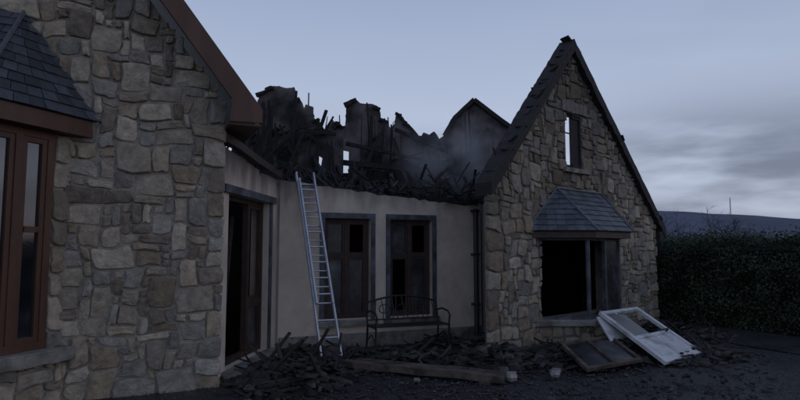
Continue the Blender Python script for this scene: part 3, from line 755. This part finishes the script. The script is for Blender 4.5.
tc=N.new('ShaderNodeTexCoord'); nz=N.new('ShaderNodeTexNoise'); nz.inputs['Scale'].default_value=1.8; nz.inputs['Detail'].default_value=3; L.new(tc.outputs['Object'],nz.inputs['Vector'])
sb=N.new('ShaderNodeVectorMath'); sb.operation='SUBTRACT'; L.new(tc.outputs['Object'],sb.inputs[0]); sb.inputs[1].default_value=c
dv_=N.new('ShaderNodeVectorMath'); dv_.operation='DIVIDE'; L.new(sb.outputs[0],dv_.inputs[0]); dv_.inputs[1].default_value=SR
ln=N.new('ShaderNodeVectorMath'); ln.operation='LENGTH'; L.new(dv_.outputs[0],ln.inputs[0])
fo=N.new('ShaderNodeMapRange'); fo.interpolation_type='SMOOTHSTEP'; fo.inputs[1].default_value=.1; fo.inputs[2].default_value=1; fo.inputs[3].default_value=1; fo.inputs[4].default_value=0; L.new(ln.outputs['Value'],fo.inputs[0])
nm=N.new('ShaderNodeMapRange'); nm.inputs[1].default_value=.34; nm.inputs[2].default_value=.70; nm.inputs[3].default_value=0; nm.inputs[4].default_value=2.0; L.new(nz.outputs[0],nm.inputs[0])
mu=N.new('ShaderNodeMath'); mu.operation='MULTIPLY'; L.new(fo.outputs[0],mu.inputs[0]); L.new(nm.outputs[0],mu.inputs[1]); L.new(mu.outputs[0],pv.inputs['Density'])
mb.obj('smoke',ms)

# ---------------------------------------------------------------- sky, light, camera
sc=bpy.context.scene
w=bpy.data.worlds.new('World'); sc.world=w; w.use_nodes=True; nt=w.node_tree; N=nt.nodes; L=nt.links
for n in list(N): N.remove(n)
out=N.new('ShaderNodeOutputWorld'); add=N.new('ShaderNodeAddShader'); b1=N.new('ShaderNodeBackground'); b2=N.new('ShaderNodeBackground')
sky=N.new('ShaderNodeTexSky'); sky.sky_type='NISHITA'; sky.sun_disc=False; sky.sun_elevation=math.radians(3); sky.sun_rotation=math.radians(100)
L.new(sky.outputs[0],b1.inputs[0]); b1.inputs[1].default_value=.015
tc=N.new('ShaderNodeTexCoord'); sep=N.new('ShaderNodeSeparateXYZ'); L.new(tc.outputs['Generated'],sep.inputs[0])
rp=N.new('ShaderNodeValToRGB'); L.new(sep.outputs['Z'],rp.inputs[0]); e=rp.color_ramp.elements
e[0].position=0; e[0].color=(.40,.45,.59,1); e[1].position=1; e[1].color=(.15,.19,.31,1)
for p,c in((.10,(.45,.51,.66,1)),(.22,(.44,.51,.67,1)),(.38,(.34,.41,.58,1)),(.6,(.21,.26,.39,1))):
    q=rp.color_ramp.elements.new(p); q.color=c
mp=N.new('ShaderNodeMapping'); mp.inputs['Scale'].default_value=(1,1,4.5); L.new(tc.outputs['Generated'],mp.inputs[0])
nz=N.new('ShaderNodeTexNoise'); nz.inputs['Scale'].default_value=3.0; nz.inputs['Detail'].default_value=5; nz.inputs['Roughness'].default_value=.5; L.new(mp.outputs[0],nz.inputs['Vector'])
cm=N.new('ShaderNodeMapRange'); cm.interpolation_type='SMOOTHSTEP'; cm.inputs[1].default_value=.36; cm.inputs[2].default_value=.60; L.new(nz.outputs[0],cm.inputs[0])
zm=N.new('ShaderNodeMapRange'); zm.interpolation_type='SMOOTHSTEP'; zm.inputs[1].default_value=.13; zm.inputs[2].default_value=.28; zm.inputs[3].default_value=1; zm.inputs[4].default_value=.12; L.new(sep.outputs['Z'],zm.inputs[0])
xm=N.new('ShaderNodeMapRange'); xm.interpolation_type='SMOOTHSTEP'; xm.inputs[1].default_value=.15; xm.inputs[2].default_value=.5; xm.inputs[3].default_value=.2; L.new(sep.outputs['X'],xm.inputs[0])
m1=N.new('ShaderNodeMath'); m1.operation='MULTIPLY'; L.new(cm.outputs[0],m1.inputs[0]); L.new(zm.outputs[0],m1.inputs[1])
m2=N.new('ShaderNodeMath'); m2.operation='MULTIPLY'; L.new(m1.outputs[0],m2.inputs[0]); L.new(xm.outputs[0],m2.inputs[1])
mx_=N.new('ShaderNodeMix'); mx_.data_type='RGBA'; L.new(m2.outputs[0],mx_.inputs[0]); L.new(rp.outputs[0],mx_.inputs[6]); mx_.inputs[7].default_value=(.17,.20,.29,1)
L.new(mx_.outputs[2],b2.inputs[0]); b2.inputs[1].default_value=1.0
L.new(b1.outputs[0],add.inputs[0]); L.new(b2.outputs[0],add.inputs[1]); L.new(add.outputs[0],out.inputs[0])

sl=bpy.data.lights.new('sun','SUN'); sl.energy=.08; sl.angle=math.radians(30); sl.color=(1,.95,.9)
so=bpy.data.objects.new('sun',sl); sc.collection.objects.link(so)
az=math.radians(100); el=math.radians(12); dv=Vector((math.sin(az)*math.cos(el),math.cos(az)*math.cos(el),math.sin(el)))
so.rotation_euler=dv.to_track_quat('Z','Y').to_euler()

cam=bpy.data.cameras.new('camera'); co=bpy.data.objects.new('camera',cam); sc.collection.objects.link(co); sc.camera=co
co.location=(0,0,1.6); co.rotation_euler=(math.radians(94.93),0,0); cam.lens=26.1; cam.sensor_width=36; cam.clip_end=8000; cam.clip_start=.05
sc.view_settings.view_transform='Standard'; sc.view_settings.look='None'; sc.view_settings.exposure=0
